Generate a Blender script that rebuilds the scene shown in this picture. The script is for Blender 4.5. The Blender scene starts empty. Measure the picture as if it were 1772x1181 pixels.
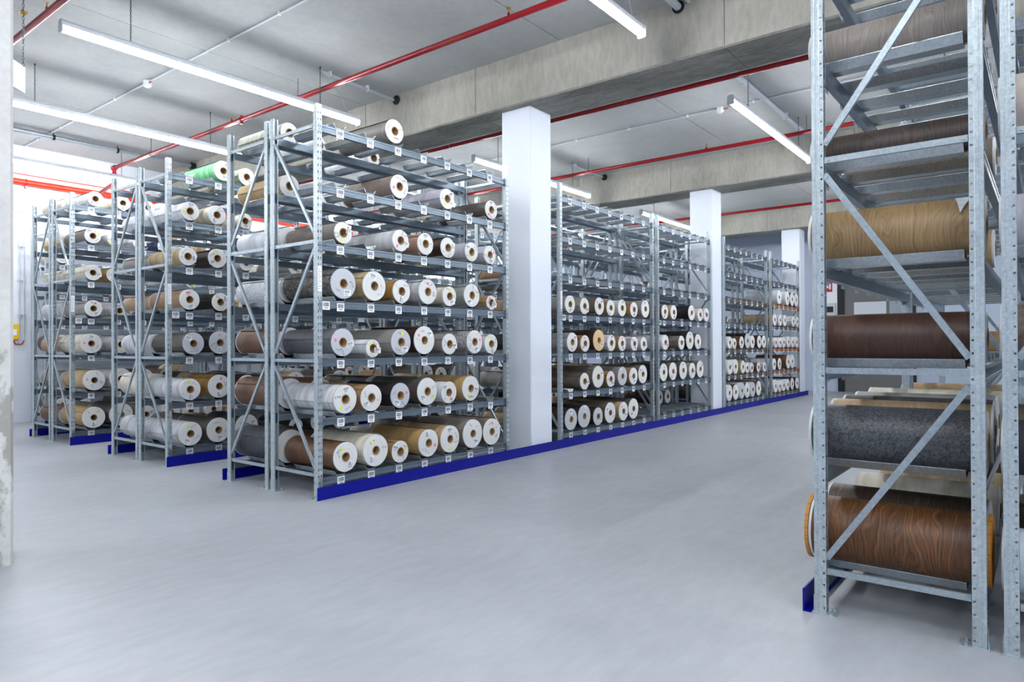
import bpy, bmesh, math, random
from mathutils import Vector, Matrix
R = math.radians
PI = math.pi
rnd = random.Random(11)
sc = bpy.context.scene
col = sc.collection

# ---------------------------------------------------------------- camera, world, exposure
cam = bpy.data.objects.new('camera', bpy.data.cameras.new('camera'))
col.objects.link(cam)
sc.camera = cam
cam.data.sensor_width = 36.0
cam.data.lens = 1185.87 / 1772 * 36.0
cam.data.clip_start = 0.05
cam.data.clip_end = 200
yaw, pitch, roll_ = R(38.0744), R(0.30497), R(-0.23325)
_F = Vector((math.cos(yaw) * math.cos(pitch), math.sin(yaw) * math.cos(pitch), math.sin(pitch)))
_r0 = Vector((math.sin(yaw), -math.cos(yaw), 0))
_u0 = _r0.cross(_F)
_Rt = _r0 * math.cos(roll_) + _u0 * math.sin(roll_)
_Up = _u0 * math.cos(roll_) - _r0 * math.sin(roll_)
m3 = Matrix((_Rt, _Up, -_F)).transposed()
cam.matrix_world = Matrix.Translation((-4.19, -5.8189, 1.55)) @ m3.to_4x4()

w = bpy.data.worlds.new('world')
sc.world = w
w.use_nodes = True
w.node_tree.nodes['Background'].inputs[0].default_value = (0.85, 0.92, 1.0, 1)
w.node_tree.nodes['Background'].inputs[1].default_value = 0.3
sc.view_settings.view_transform = 'Standard'
sc.view_settings.look = 'None'
sc.view_settings.gamma = 1.0
sc.view_settings.use_curve_mapping = False
sc.view_settings.exposure = 1.93
LAMP_STRENGTH = 22.0


# ---------------------------------------------------------------- materials
def srgb(h):
    h = h.lstrip('#')
    v = [int(h[i:i + 2], 16) / 255 for i in (0, 2, 4)]
    return tuple((c / 12.92 if c <= 0.04045 else ((c + 0.055) / 1.055) ** 2.4) for c in v) + (1,)


class NT:
    def __init__(s, name):
        s.m = bpy.data.materials.new(name)
        s.m.use_nodes = True
        s.t = s.m.node_tree
        s.b = s.t.nodes['Principled BSDF']

    def n(s, kind, **k):
        nd = s.t.nodes.new('ShaderNode' + kind)
        for a, v in k.items():
            setattr(nd, a, v)
        return nd

    def l(s, a, b):
        s.t.links.new(a, b)

    def coords(s, scale=(1, 1, 1), rand=True, kind='Object'):
        tc = s.n('TexCoord')
        mp = s.n('Mapping')
        mp.inputs['Scale'].default_value = scale
        s.l(tc.outputs[kind], mp.inputs[0])
        if rand:
            oi = s.n('ObjectInfo')
            mu = s.n('Math', operation='MULTIPLY')
            mu.inputs[1].default_value = 37.0
            s.l(oi.outputs['Random'], mu.inputs[0])
            cb = s.n('CombineXYZ')
            for i in range(3):
                s.l(mu.outputs[0], cb.inputs[i])
            s.l(cb.outputs[0], mp.inputs['Location'])
        return mp.outputs[0]

    def noise(s, vec, scale, detail=4, rough=.55, dist=0):
        nd = s.n('TexNoise')
        nd.inputs['Scale'].default_value = scale
        nd.inputs['Detail'].default_value = detail
        nd.inputs['Roughness'].default_value = rough
        nd.inputs['Distortion'].default_value = dist
        s.l(vec, nd.inputs['Vector'])
        return nd.outputs['Fac']

    def ramp(s, fac, stops):
        r = s.n('ValToRGB')
        e = r.color_ramp.elements
        while len(e) > 1:
            e.remove(e[-1])
        e[0].position, e[0].color = stops[0]
        for p, c in stops[1:]:
            q = e.new(p)
            q.color = c
        s.l(fac, r.inputs[0])
        return r.outputs[0]

    def mix(s, fac, a, b, mode='MIX'):
        mx = s.n('MixRGB', blend_type=mode)
        for i, v in ((0, fac), (1, a), (2, b)):
            if isinstance(v, (int, float)):
                mx.inputs[i].default_value = v
            elif isinstance(v, tuple):
                mx.inputs[i].default_value = v
            else:
                s.l(v, mx.inputs[i])
        return mx.outputs[0]

    def bump(s, fac, strength=.2, dist=.01):
        b = s.n('Bump')
        b.inputs['Strength'].default_value = strength
        b.inputs['Distance'].default_value = dist
        s.l(fac, b.inputs['Height'])
        s.l(b.outputs[0], s.b.inputs['Normal'])

    def set(s, color=None, rough=None, metal=None, spec=None):
        if color is not None:
            if isinstance(color, tuple):
                s.b.inputs['Base Color'].default_value = color
            else:
                s.l(color, s.b.inputs['Base Color'])
        if rough is not None:
            s.b.inputs['Roughness'].default_value = rough
        if metal is not None:
            s.b.inputs['Metallic'].default_value = metal
        if spec is not None:
            s.b.inputs['Specular IOR Level'].default_value = spec
        return s.m


def flat(name, h, rough=.5, metal=0.0, spec=.5):
    return NT(name).set(srgb(h), rough, metal, spec)


def mat_galv(name, a, b, metal=.75, rough=.38):
    t = NT(name)
    v = t.coords((1, 1, 1))
    f = t.noise(v, 60, 3, .6)
    f2 = t.noise(v, 4, 2, .5)
    c = t.ramp(f, [(.3, srgb(a)), (.7, srgb(b))])
    c = t.mix(.25, c, t.ramp(f2, [(.35, srgb(a)), (.65, srgb(b))]))
    return t.set(c, rough, metal)


M = {}
M['galv'] = mat_galv('galvanised_steel', '#9ba6ac', '#c4ced3', .5, .34)
M['galv_beam'] = mat_galv('galvanised_beam', '#66737f', '#7f8c98', .75, .34)
M['galv_dull'] = mat_galv('galvanised_brace', '#8d99a1', '#b0bbc2', .6, .34)
M['cradle'] = mat_galv('galvanised_cradle', '#a0aab1', '#c8d0d5', .7, .26)
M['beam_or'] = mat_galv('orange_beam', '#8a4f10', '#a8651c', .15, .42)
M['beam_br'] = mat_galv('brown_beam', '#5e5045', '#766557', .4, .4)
M['blue'] = flat('blue_paint', '#010c86', .4, 0, .25)
M['white_sticker'] = flat('sticker_white', '#eceef4', .5)
M['black_ink'] = flat('black_ink', '#1b1c30', .6)
M['housing'] = flat('lamp_housing', '#dfe3ea', .4)
M['chain'] = flat('chain_steel', '#5d646c', .35, .9)
M['black'] = flat('black_rubber', '#0b0c0e', .6)
M['dark'] = flat('dark_frame', '#15171a', .5)
M['brass'] = flat('brass', '#b08a30', .35, .9)
M['red_pipe'] = flat('red_pipe', '#8c0a18', .25)
M['orange_pipe'] = flat('orange_red_pipe', '#f03214', .3)
M['conduit'] = flat('grey_conduit', '#c2c8cf', .5)
M['plastic'] = flat('white_plastic', '#e8ebef', .4)
M['yellow'] = flat('yellow_plastic', '#f2c80c', .45)
M['red'] = flat('red_plastic', '#b8141c', .45)
M['neon_y'] = flat('neon_yellow', '#dfee1c', .6)
M['neon_p'] = flat('neon_pink', '#ff6fa0', .6)
M['card'] = None
t = NT('cardboard_core')
v = t.coords((1, 1, 1))
t.set(t.ramp(t.noise(v, 30, 3), [(.3, srgb('#8a6c4c')), (.7, srgb('#b8966e'))]), .8)
M['card'] = t.m
t = NT('lamp_diffuser')
t.b.inputs['Base Color'].default_value = (1, 1, 1, 1)
t.b.inputs['Emission Color'].default_value = (0.93, 0.965, 1.0, 1)
t.b.inputs['Emission Strength'].default_value = LAMP_STRENGTH
M['glow'] = t.m


def paper_edge(name, base, dark):
    t = NT(name)
    tc = t.n('TexCoord')
    sp = t.n('SeparateXYZ')
    t.l(tc.outputs['Object'], sp.inputs[0])
    cb = t.n('CombineXYZ')
    t.l(sp.outputs[0], cb.inputs[0])
    t.l(sp.outputs[2], cb.inputs[1])
    ln = t.n('VectorMath', operation='LENGTH')
    t.l(cb.outputs[0], ln.inputs[0])
    oi = t.n('ObjectInfo')
    ad = t.n('Math', operation='ADD')
    t.l(ln.outputs['Value'], ad.inputs[0])
    t.l(oi.outputs['Random'], ad.inputs[1])
    nz = t.n('TexNoise', noise_dimensions='1D')
    nz.inputs['Scale'].default_value = 160
    nz.inputs['Detail'].default_value = 3
    t.l(ad.outputs[0], nz.inputs['W'])
    c = t.ramp(nz.outputs['Fac'], [(.3, srgb(dark)), (.5, srgb(base))])
    t.bump(nz.outputs['Fac'], .3, .002)
    return t.set(c, .75)


EDGE = {'w': paper_edge('paper_edge_white', '#dcdddd', '#bfc0c0'),
        'g': paper_edge('paper_edge_grey', '#bfc3cb', '#a9adb7'),
        'k': paper_edge('paper_edge_kraft', '#dcbc92', '#c9a678'),
        'p': paper_edge('plywood_disc', '#c88a3c', '#a8691f')}


def decor(code, kind, a, b, c=None, rough=.42):
    t = NT('decor_paper_' + code)
    a, b = srgb(a), srgb(b)
    c = srgb(c) if c else b
    if kind == 'wood':
        v = t.coords((1, 1, 1))
        sp = t.n('SeparateXYZ')
        t.l(v, sp.inputs[0])
        lo = t.noise(t.coords((1.0, 2.6, 1.0)), 2.1, 2, .5, .2)
        m1 = t.n('Math', operation='MULTIPLY')
        t.l(lo, m1.inputs[0])
        m1.inputs[1].default_value = .3
        ad = t.n('Math', operation='ADD')
        t.l(m1.outputs[0], ad.inputs[0])
        t.l(sp.outputs[1], ad.inputs[1])
        nz = t.n('TexNoise', noise_dimensions='1D')
        nz.inputs['Scale'].default_value = 60
        nz.inputs['Detail'].default_value = 5
        nz.inputs['Roughness'].default_value = .68
        t.l(ad.outputs[0], nz.inputs['W'])
        fine = t.noise(t.coords((5, 130, 5)), 1.5, 4, .7)
        big = t.noise(t.coords((.8, 4, .8)), 1.6, 2)
        col_ = t.ramp(nz.outputs['Fac'], [(.33, a), (.5, c), (.66, b)])
        col_ = t.mix(.45, col_, t.ramp(fine, [(.35, a), (.65, b)]))
        col_ = t.mix(t.ramp(big, [(.4, (0, 0, 0, 1)), (.7, (.35, .35, .35, 1))]), col_, a)
        t.set(col_, rough)
    elif kind == 'plain':
        v = t.coords((1.2, 9, 1.2))
        f = t.noise(v, 1.6, 3, .6, .3)
        t.set(t.ramp(f, [(.35, a), (.62, b)]), rough + .1)
        t.bump(f, .15, .01)
    elif kind == 'stone':
        v = t.coords((1, 1, 1))
        f = t.noise(v, 22, 8, .75, .5)
        g = t.noise(v, 5, 3, .6)
        col_ = t.mix(.5, t.ramp(f, [(.35, a), (.62, b)]), t.ramp(g, [(.35, a), (.65, c)]))
        t.set(col_, rough)
    elif kind == 'marble':
        v = t.coords((1, 1, 1))
        f = t.noise(v, 9, 8, .7, 2.2)
        col_ = t.ramp(f, [(.40, a), (.47, a), (.50, c), (.53, a), (.62, b)])
        t.set(col_, rough)
    elif kind == 'speck':
        v = t.coords((1, 1, 1))
        f = t.noise(v, 75, 4, .7, 1.0)
        t.set(t.ramp(f, [(.42, a), (.55, b)]), rough)
    elif kind == 'rib':
        v = t.coords((1, 1, 1))
        wv = t.n('TexWave', wave_type='BANDS', bands_direction='Y')
        wv.inputs['Scale'].default_value = 8
        wv.inputs['Distortion'].default_value = 1.2
        t.l(v, wv.inputs['Vector'])
        t.set(t.ramp(wv.outputs['Fac'], [(.3, a), (.8, b)]), .6)
        t.bump(wv.outputs['Fac'], .5, .01)
    return t.m


DEC = {}
for code, kind, a, b, c, words in (
        ('br', 'wood', '#3f2717', '#80593a', '#61402a', 'brown walnut'),
        ('db', 'wood', '#20130d', '#4a3022', '#35211a', 'dark brown'),
        ('bk', 'plain', '#121012', '#252124', None, 'black'),
        ('ch', 'marble', '#2c2927', '#45403c', '#8b857e', 'charcoal marble'),
        ('rb', 'rib', '#23262d', '#4c525c', None, 'ribbed charcoal'),
        ('rb1', 'stone', '#6f625a', '#9c8c81', '#857468', 'brown stone'),
        ('be', 'plain', '#a08763', '#bea780', None, 'beige'),
        ('be2', 'plain', '#b3a59a', '#c4b9b0', None, 'greige'),
        ('tn', 'wood', '#7d5d3c', '#b0906a', '#99784f', 'tan'),
        ('mu', 'plain', '#84602c', '#a98446', None, 'mustard'),
        ('cr', 'plain', '#c3bba6', '#dcd6c6', None, 'cream'),
        ('wh', 'plain', '#cfd2d8', '#e6e8ec', None, 'white'),
        ('lg', 'plain', '#a9abb0', '#cfd0d4', None, 'light grey'),
        ('gy', 'stone', '#7d7a77', '#a09c98', '#8f8a86', 'grey'),
        ('dg', 'stone', '#3c3835', '#6a645e', '#524c47', 'dark grey'),
        ('tp', 'wood', '#4d4239', '#7d7063', '#665a4e', 'taupe'),
        ('mw', 'marble', '#ccd0d3', '#e2e4e6', '#8d949a', 'white marble'),
        ('bg', 'wood', '#2e3139', '#6b6a70', '#464951', 'blue grey'),
        ('sp', 'speck', '#1a191b', '#c8c8ca', None, 'black and white speckled'),
        ('gn', 'plain', '#55b070', '#86d399', None, 'green'),
        ('pk', 'wood', '#96705c', '#b8937d', '#a98270', 'pinkish tan'),
        ('ys', 'wood', '#9c7d4b', '#c9ac78', '#b4945f', 'yellow tan'),
        ('ol', 'plain', '#8f917f', '#b6b7a6', None, 'olive grey'),
        ('st', 'stone', '#7e827f', '#a8aaa6', '#95958f', 'stone grey'),
        ('gb', 'stone', '#5e5650', '#8c8177', '#756a61', 'grey brown'),
        ('gw', 'wood', '#6b6560', '#96908c', '#827b75', 'grey wood'),
        ('gw2', 'wood', '#756c66', '#a59b94', '#8d837c', 'pale grey wood'),
        ('lv', 'plain', '#a3a2ae', '#b9b8c3', None, 'lavender grey'),
        ('nv', 'plain', '#1f2d52', '#34456f', None, 'navy'),
        ('wl', 'wood', '#28160b', '#8a5b32', '#523117', 'glossy walnut'),
        ('dw', 'wood', '#2a201a', '#6b5a4c', '#46372d', 'smoked walnut'),
        ('dw2', 'wood', '#25130d', '#593726', '#3d2318', 'dark walnut'),
        ('dkw', 'wood', '#241c1a', '#54453f', '#3a2f2b', 'smoked oak'),
        ('ow', 'wood', '#71593b', '#ad9068', '#96794f', 'light oak'),
        ('ow2', 'wood', '#a88a66', '#ceb592', '#bc9f78', 'pale oak'),
        ('cs', 'speck', '#25272b', '#4f5359', None, 'charcoal speckled'),
        ('gg', 'stone', '#54483e', '#8a7c70', '#6d5f53', 'brown granite'),
        ('pb', 'plain', '#b8c2d0', '#cdd5e0', None, 'pale blue'),
        ('nk', 'plain', '#23262d', '#343842', None, 'slate black')):
    DEC[code] = (decor(code, kind, a, b, c, .46 if kind in ('wood', 'speck') else .55), words)


def concrete(name, a, b, scale=1.0, stain=None, rough=.85, streak=(1, 1, 1)):
    t = NT(name)
    v = t.coords(streak, False)
    f = t.noise(v, 1.3 * scale, 6, .65)
    g = t.noise(v, 14 * scale, 6, .7)
    h_ = t.noise(v, 90 * scale, 2, .5)
    c = t.mix(.45, t.ramp(f, [(.35, srgb(a)), (.65, srgb(b))]), t.ramp(g, [(.35, srgb(a)), (.65, srgb(b))]))
    c = t.mix(t.ramp(h_, [(.68, (0, 0, 0, 1)), (.78, (.35, .35, .35, 1))]), c, srgb(a))
    if stain:
        s = t.noise(t.coords((1, 1, .6), False), .9, 7, .6, .6)
        c = t.mix(t.ramp(s, [(.53, (0, 0, 0, 1)), (.55, (.85, .85, .85, 1))]), c, srgb(stain))
    t.bump(g, .12, .01)
    return t.set(c, rough)


M['ceil'] = concrete('ceiling_concrete', '#a3a5a6', '#b4b5b4', .8)
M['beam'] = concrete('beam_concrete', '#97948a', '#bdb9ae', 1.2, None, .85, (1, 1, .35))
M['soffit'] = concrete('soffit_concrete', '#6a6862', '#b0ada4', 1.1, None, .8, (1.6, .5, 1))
M['pillar'] = concrete('pillar_concrete', '#bcbcba', '#d2d2d0', 1.6, '#92928a', .85)
M['seam'] = flat('concrete_seam', '#6b6962', .9)
M['col'] = flat('column_white', '#dfe5ef', .5)
M['wallw'] = None
t = NT('wall_white_panel')
tc = t.coords((1, 1, 1), False)
wv = t.n('TexWave', wave_type='BANDS', bands_direction='Z', wave_profile='SAW')
wv.inputs['Scale'].default_value = 2.2
t.l(tc, wv.inputs['Vector'])
c = t.ramp(wv.outputs['Fac'], [(0, srgb('#c8ced8')), (.03, srgb('#dfe4ec')), (1, srgb('#dfe4ec'))])
t.bump(wv.outputs['Fac'], .25, .02)
M['wallw'] = t.set(c, .5)
M['wallg'] = flat('wall_far_paint', '#b4bfd2', .6)
M['gate'] = flat('gate_grey', '#6d6d6c', .55)
M['gate_glass'] = flat('gate_pane', '#d6dae0', .2)
t = NT('floor_concrete')
v = t.coords((1, 1, 1), False)
f = t.noise(v, .8, 6, .6, .4)
g = t.noise(t.coords((3, 9, 1), False), 1.2, 6, .65)
h_ = t.noise(v, 120, 2, .6)
c = t.mix(.45, t.ramp(f, [(.35, srgb('#96999f')), (.65, srgb('#a6a9af'))]), t.ramp(g, [(.3, srgb('#91949a')), (.7, srgb('#aaadb3'))]))
c = t.mix(t.ramp(h_, [(.66, (0, 0, 0, 1)), (.8, (.25, .25, .25, 1))]), c, srgb('#898d96'))
t.bump(h_, .06, .004)
M['floor'] = t.set(c, .42, 0, .4)


# ---------------------------------------------------------------- mesh helpers
class MB:
    def __init__(s):
        s.v, s.f, s.m, s.sm = [], [], [], []

    def face(s, pts, mi=0, smooth=False):
        pts = list(pts)
        n = len(s.v)
        s.v += [tuple(p) for p in pts]
        s.f.append(tuple(range(n, n + len(pts))))
        s.m.append(mi)
        s.sm.append(smooth)

    def box(s, x0, x1, y0, y1, z0, z1, mi=0):
        n = len(s.v)
        s.v += [(x, y, z) for z in (z0, z1) for y in (y0, y1) for x in (x0, x1)]
        for q in ((0, 2, 3, 1), (4, 5, 7, 6), (0, 1, 5, 4), (2, 6, 7, 3), (0, 4, 6, 2), (1, 3, 7, 5)):
            s.f.append(tuple(n + i for i in q))
            s.m.append(mi)
            s.sm.append(False)
        return s

    def prism(s, poly, a0, a1, axis='x', mi=0):
        """extrude a closed 2D polygon along an axis"""
        def P(p, a):
            if axis == 'x':
                return (a, p[0], p[1])
            if axis == 'y':
                return (p[0], a, p[1])
            return (p[0], p[1], a)
        n = len(poly)
        b = len(s.v)
        s.v += [P(p, a0) for p in poly] + [P(p, a1) for p in poly]
        for i in range(n):
            j = (i + 1) % n
            s.f.append((b + i, b + j, b + n + j, b + n + i))
            s.m.append(mi)
            s.sm.append(False)
        s.f.append(tuple(b + i for i in reversed(range(n))))
        s.f.append(tuple(b + n + i for i in range(n)))
        s.m += [mi, mi]
        s.sm += [False, False]
        return s

    def tube(s, p0, p1, r, seg=12, caps=True, mi=0, r1=None):
        p0, p1 = Vector(p0), Vector(p1)
        d = (p1 - p0).normalized()
        a = d.orthogonal().normalized()
        bb = d.cross(a)
        r1 = r if r1 is None else r1
        c0 = [p0 + (a * math.cos(2 * PI * i / seg) + bb * math.sin(2 * PI * i / seg)) * r for i in range(seg)]
        c1 = [p1 + (a * math.cos(2 * PI * i / seg) + bb * math.sin(2 * PI * i / seg)) * r1 for i in range(seg)]
        b = len(s.v)
        s.v += [tuple(p) for p in c0 + c1]
        for i in range(seg):
            j = (i + 1) % seg
            s.f.append((b + i, b + j, b + seg + j, b + seg + i))
            s.m.append(mi)
            s.sm.append(True)
        if caps:
            s.face(reversed(c0), mi)
            s.face(c1, mi)
        return s

    def bar(s, p0, p1, wv_, tv, mi=0):
        """rectangular bar from p0 to p1 in the YZ plane; tv = thickness along x, wv_ = width"""
        p0, p1 = Vector(p0), Vector(p1)
        d = (p1 - p0).normalized()
        x = Vector((1, 0, 0))
        n = d.cross(x).normalized() * (wv_ / 2)
        x = x * (tv / 2)
        q = [p - n * a + x * c for p in (p0, p1) for a, c in ((1, -1), (-1, -1), (-1, 1), (1, 1))]
        b = len(s.v)
        s.v += [tuple(p) for p in q]
        for f in ((0, 1, 2, 3), (7, 6, 5, 4), (0, 4, 5, 1), (1, 5, 6, 2), (2, 6, 7, 3), (3, 7, 4, 0)):
            s.f.append(tuple(b + i for i in f))
            s.m.append(mi)
            s.sm.append(False)
        return s

    def torus(s, c, ra, rb, mat3, seg=10, sg=5, stretch=1.0, mi=0):
        b = len(s.v)
        for i in range(seg):
            t_ = 2 * PI * i / seg
            for j in range(sg):
                u = 2 * PI * j / sg
                p = Vector(((ra + rb * math.cos(u)) * math.cos(t_), (ra + rb * math.cos(u)) * math.sin(t_) * stretch, rb * math.sin(u)))
                s.v.append(tuple(Vector(c) + mat3 @ p))
        for i in range(seg):
            for j in range(sg):
                i2, j2 = (i + 1) % seg, (j + 1) % sg
                s.f.append((b + i * sg + j, b + i2 * sg + j, b + i2 * sg + j2, b + i * sg + j2))
                s.m.append(mi)
                s.sm.append(True)
        return s

    def mesh(s, name, mats):
        me = bpy.data.meshes.new(name)
        me.from_pydata(s.v, [], s.f)
        for m in mats:
            me.materials.append(m)
        me.polygons.foreach_set('material_index', s.m)
        me.polygons.foreach_set('use_smooth', s.sm)
        me.update()
        bm = bmesh.new()
        bm.from_mesh(me)
        bmesh.ops.recalc_face_normals(bm, faces=bm.faces)
        bm.to_mesh(me)
        bm.free()
        return me


def link(name, me, parent=None, loc=(0, 0, 0), rz=0.0, rot=None):
    o = bpy.data.objects.new(name, me)
    col.objects.link(o)
    o.parent = parent
    o.location = loc
    if rot:
        o.rotation_euler = rot
    elif rz:
        o.rotation_euler = (0, 0, rz)
    return o


def thing(name, label, cat, loc=(0, 0, 0), group=None, me=None):
    o = link(name, me, None, loc)
    o['label'] = label
    o['category'] = cat
    if group:
        o['group'] = group
    return o


def struct(name, mb, mats, label=None):
    o = link(name, mb.mesh(name, mats))
    o['kind'] = 'structure'
    if label:
        o['label'] = label
    return o


# ---------------------------------------------------------------- room shell
CEIL, BB = 5.68, 4.965
YB, XF = 10.76, 19.72          # back wall, far wall
XL, YN = -12.0, -14.0
mb = MB()
mb.box(XL, XF + .2, YN, YB + .2, -.2, 0)
struct('floor', mb, [M['floor']])
mb = MB()
cuts = [YN - .2, -12.82, -8.77, -4.67, -.62, 3.43, 7.48, YB + .2]
for a, b in zip(cuts, cuts[1:]):
    mb.box(XL, XF + .2, a + .008, b - .008, CEIL, CEIL + .2)
mb.box(XL, XF + .2, YN, YB + .2, CEIL + .14, CEIL + .19)
struct('ceiling', mb, [M['ceil']])
for i in range(-1, 4):
    x0 = 3.525 + 6.72 * (i - 0) - 0.0
    mb = MB()
    z0 = BB
    bev = .02
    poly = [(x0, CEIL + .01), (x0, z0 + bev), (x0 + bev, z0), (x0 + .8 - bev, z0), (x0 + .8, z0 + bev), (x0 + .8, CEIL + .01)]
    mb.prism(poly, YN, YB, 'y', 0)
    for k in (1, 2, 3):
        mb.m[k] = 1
    for y in (-9.3, -6.1, -2.9, .9, 3.4, 5.9, 8.6):
        mb.box(x0 - .0015, x0 + .001, y - .005, y + .005, z0 + .03, CEIL, 2)
        mb.box(x0 + .02, x0 + .78, y - .004, y + .004, z0 - .0015, z0 + .001, 2)
    if x0 < XF:
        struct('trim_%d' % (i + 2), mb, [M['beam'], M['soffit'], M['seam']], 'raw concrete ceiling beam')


def column(xa, name, mat, label, bev=.012):
    mb = MB()
    xb, ya, yb = xa + .515, -.01, .515
    poly = [(xa + bev, ya), (xb - bev, ya), (xb, ya + bev), (xb, yb - bev), (xb - bev, yb), (xa + bev, yb), (xa, yb - bev), (xa, ya + bev)]
    mb.prism(poly, 0, BB, 'z')
    o = thing(name, label, 'pillar', me=mb.mesh(name, [mat]))
    return o


column(-3.045, 'concrete_pillar', M['pillar'], 'raw grey concrete pillar with chamfered edges at the left edge of the photo', .025)
column(3.668, 'white_column', M['col'], 'nearest and largest white square column, right of the big front rack')
column(10.392, 'white_column', M['col'], 'white square column in the middle distance between two racks of the front row')
column(17.1, 'white_column', M['col'], 'farthest and smallest white square column at the far end of the front row')

mb = MB()
mb.box(XL, XF + .2, YB, YB + .2, 0, CEIL)
struct('wall_back', mb, [M['wallw']])
mb = MB()
mb.box(XL, XF + .2, YN - .2, YN, 0, CEIL)
struct('wall_front', mb, [M['wallg']])
mb = MB()
mb.box(XL - .2, XL, YN, YB, 0, CEIL)
struct('wall_left', mb, [M['wallg']])
mb = MB()
mb.box(XF, XF + .2, YN, YB, 0, CEIL)
struct('wall_right', mb, [M['wallg']])
# service gate in the far wall
mb = MB()
for y in (-.57, -2.56):
    mb.box(XF - .08, XF - .005, y - .1, y + .1, 0, 3.9)
mb.box(XF - .08, XF - .005, -2.66, -.47, 3.75, 3.9)
df = struct('door_1', mb, [M['dark']], 'dark framed grey service gate in the far wall')
mb = MB()
mb.box(XF - .05, XF - .004, -2.46, -.67, 0, 3.75)
link('gate_leaf', mb.mesh('gate_leaf', [M['gate']]), df)
mb = MB()
mb.box(XF - .06, XF - .045, -1.86, -.95, 2.0, 2.85)
link('gate_pane', mb.mesh('gate_pane', [M['gate_glass']]), df)
mb = MB()
mb.box(XF - .06, XF - .045, -2.4, -1.95, 2.0, 2.85)
link('gate_pane', mb.mesh('gate_pane_dark', [M['galv_dull']]), df)
mb = MB()
mb.box(XF - .06, XF - .004, -.46, .3, 2.0, 4.0)
o = thing('wall_cabinet', 'pale grey wall cabinet beside the dark framed gate', 'cabinet', me=mb.mesh('wall_cabinet', [M['plastic']]))
mb = MB()
mb.box(XF - .16, XF - .061, -.42, .0, 2.45, 2.85)
o = thing('electrical_panel', 'small grey electrical panel with dark window below a red fire sign', 'electrical panel', me=mb.mesh('panel_box', [M['conduit']]))
mb = MB()
mb.box(XF - .165, XF - .158, -.36, -.06, 2.55, 2.74)
link('panel_window', mb.mesh('panel_window', [M['dark']]), o)
mb = MB()
mb.box(XF - .08, XF - .061, -.31, -.01, 3.22, 3.56)
o = thing('fire_sign', 'small red fire sign with white marks on the far wall', 'sign', me=mb.mesh('fire_sign', [M['red']]))
mb = MB()
for (a, b, c_, d) in ((-.27, -.22, 3.3, 3.48), (-.2, -.13, 3.34, 3.42), (-.12, -.06, 3.3, 3.38), (-.12, -.08, 3.4, 3.46)):
    mb.box(XF - .084, XF - .0805, a, b, c_, d)
link('white_symbol', mb.mesh('white_symbol', [M['white_sticker']]), o)


# ---------------------------------------------------------------- suspended lamps
def chain_mesh(length):
    mb = MB()
    n = int(length / .03)
    for i in range(n):
        z = .015 + i * .03
        rot = Matrix.Rotation(PI / 2, 3, 'X') if i % 2 == 0 else Matrix.Rotation(PI / 2, 3, 'Z') @ Matrix.Rotation(PI / 2, 3, 'X')
        mb.torus((0, 0, z), .0085, .0028, rot, 8, 4, 2.0)
    mb.tube((0, 0, length - .03), (0, 0, length), .012, 8)
    return mb.mesh('chain', [M['chain']])


CH = chain_mesh(CEIL - 5.12)
LL = 4.1
mb = MB()
mb.prism([(-.045, .0), (-.045, .05), (-.03, .07), (.03, .07), (.045, .05), (.045, .0)], -LL / 2, LL / 2, 'x')
HOUS = mb.mesh('lamp_housing', [M['housing']])
mb = MB()
pr = [(.047 * math.cos(a), .0 + .062 * math.sin(a)) for a in [PI + PI * k / 10 for k in range(11)]]
mb.prism(pr, -LL / 2 + .012, LL / 2 - .012, 'x')
GLOW = mb.mesh('lamp_diffuser', [M['glow']])
mb = MB()
mb.prism([(-.05, -.06), (-.05, .055), (-.03, .075), (.03, .075), (.05, .055), (.05, -.06), (.03, -.068), (-.03, -.068)], 0, .014, 'x')
CAP = mb.mesh('end_cap', [M['housing']])
mb = MB()
pts = []
for k in range(15):
    u = k / 14
    pts.append(Vector((.25 * math.sin(u * PI) * (1 - u) + u * .55, 0, .07 + .5 * (1 - u) ** 1.5 + .02 * math.sin(u * PI))))
for a, b in zip(pts, pts[1:]):
    mb.tube(a, b, .005, 6, False)
CABLE = mb.mesh('cable', [M['conduit']])


def lamp(x, y, label, rev=False):
    t = thing('suspended_lamp', label, 'lamp', (x, y, 5.05), 'long suspended ceiling lamps')
    link('lamp_housing', HOUS, t)
    link('diffuser', GLOW, t)
    link('end_cap', CAP, t, (-LL / 2 - .004, 0, 0))
    link('end_cap', CAP, t, (LL / 2 - .01, 0, 0))
    for dx in (-1.32, 1.34):
        link('chain', CH, t, (dx, 0, .07))
    link('cable', CABLE, t, (1.34, 0, .0))
    return t


LAMPL = {(2.65, 0): 'long glowing lamp hung on chains over the aisle behind the big front rack',
         (5.8, 0): 'long glowing lamp over the second row, left of the frame',
         (9.4, 0): 'long glowing lamp farthest back, close to the white back wall',
         (-2.25, 0): 'lamp whose lit end enters from the top edge, before the concrete beam',
         (-2.25, 1): 'lamp hung over the main aisle, ending behind the near right rack upright',
         (2.65, 1): 'lamp partly hidden behind the nearest white column',
         (2.65, 2): 'small distant lamp left of the second white column'}
for y in (-10.2, -7.2, -2.25, 2.65, 5.8, 9.4):
    for k, x in enumerate((-6.02, .70, 7.52, 14.25)):
        lamp(x, y, LAMPL.get((y, k - 1), 'long suspended lamp in the row at y %g, bay %d' % (y, k) if False else
             ('long suspended lamp over the ' + {-10.2: 'far near-side', -7.2: 'right hand', -2.25: 'main', 2.65: 'first', 5.8: 'second', 9.4: 'rearmost'}[y] + ' aisle, ' + ('left of the pillar', 'first beam bay', 'second beam bay', 'third beam bay')[k])))

lamp(-3.9, -4.6, 'added unseen lamp over the cross aisle, brightening the near right rack')  # extra lamp out of view, added to brighten the near right rack and floor
lamp(-3.9, -9.4, 'added unseen lamp over the cross aisle behind the viewpoint')  # second extra lamp, added out of view on the camera side

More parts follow.
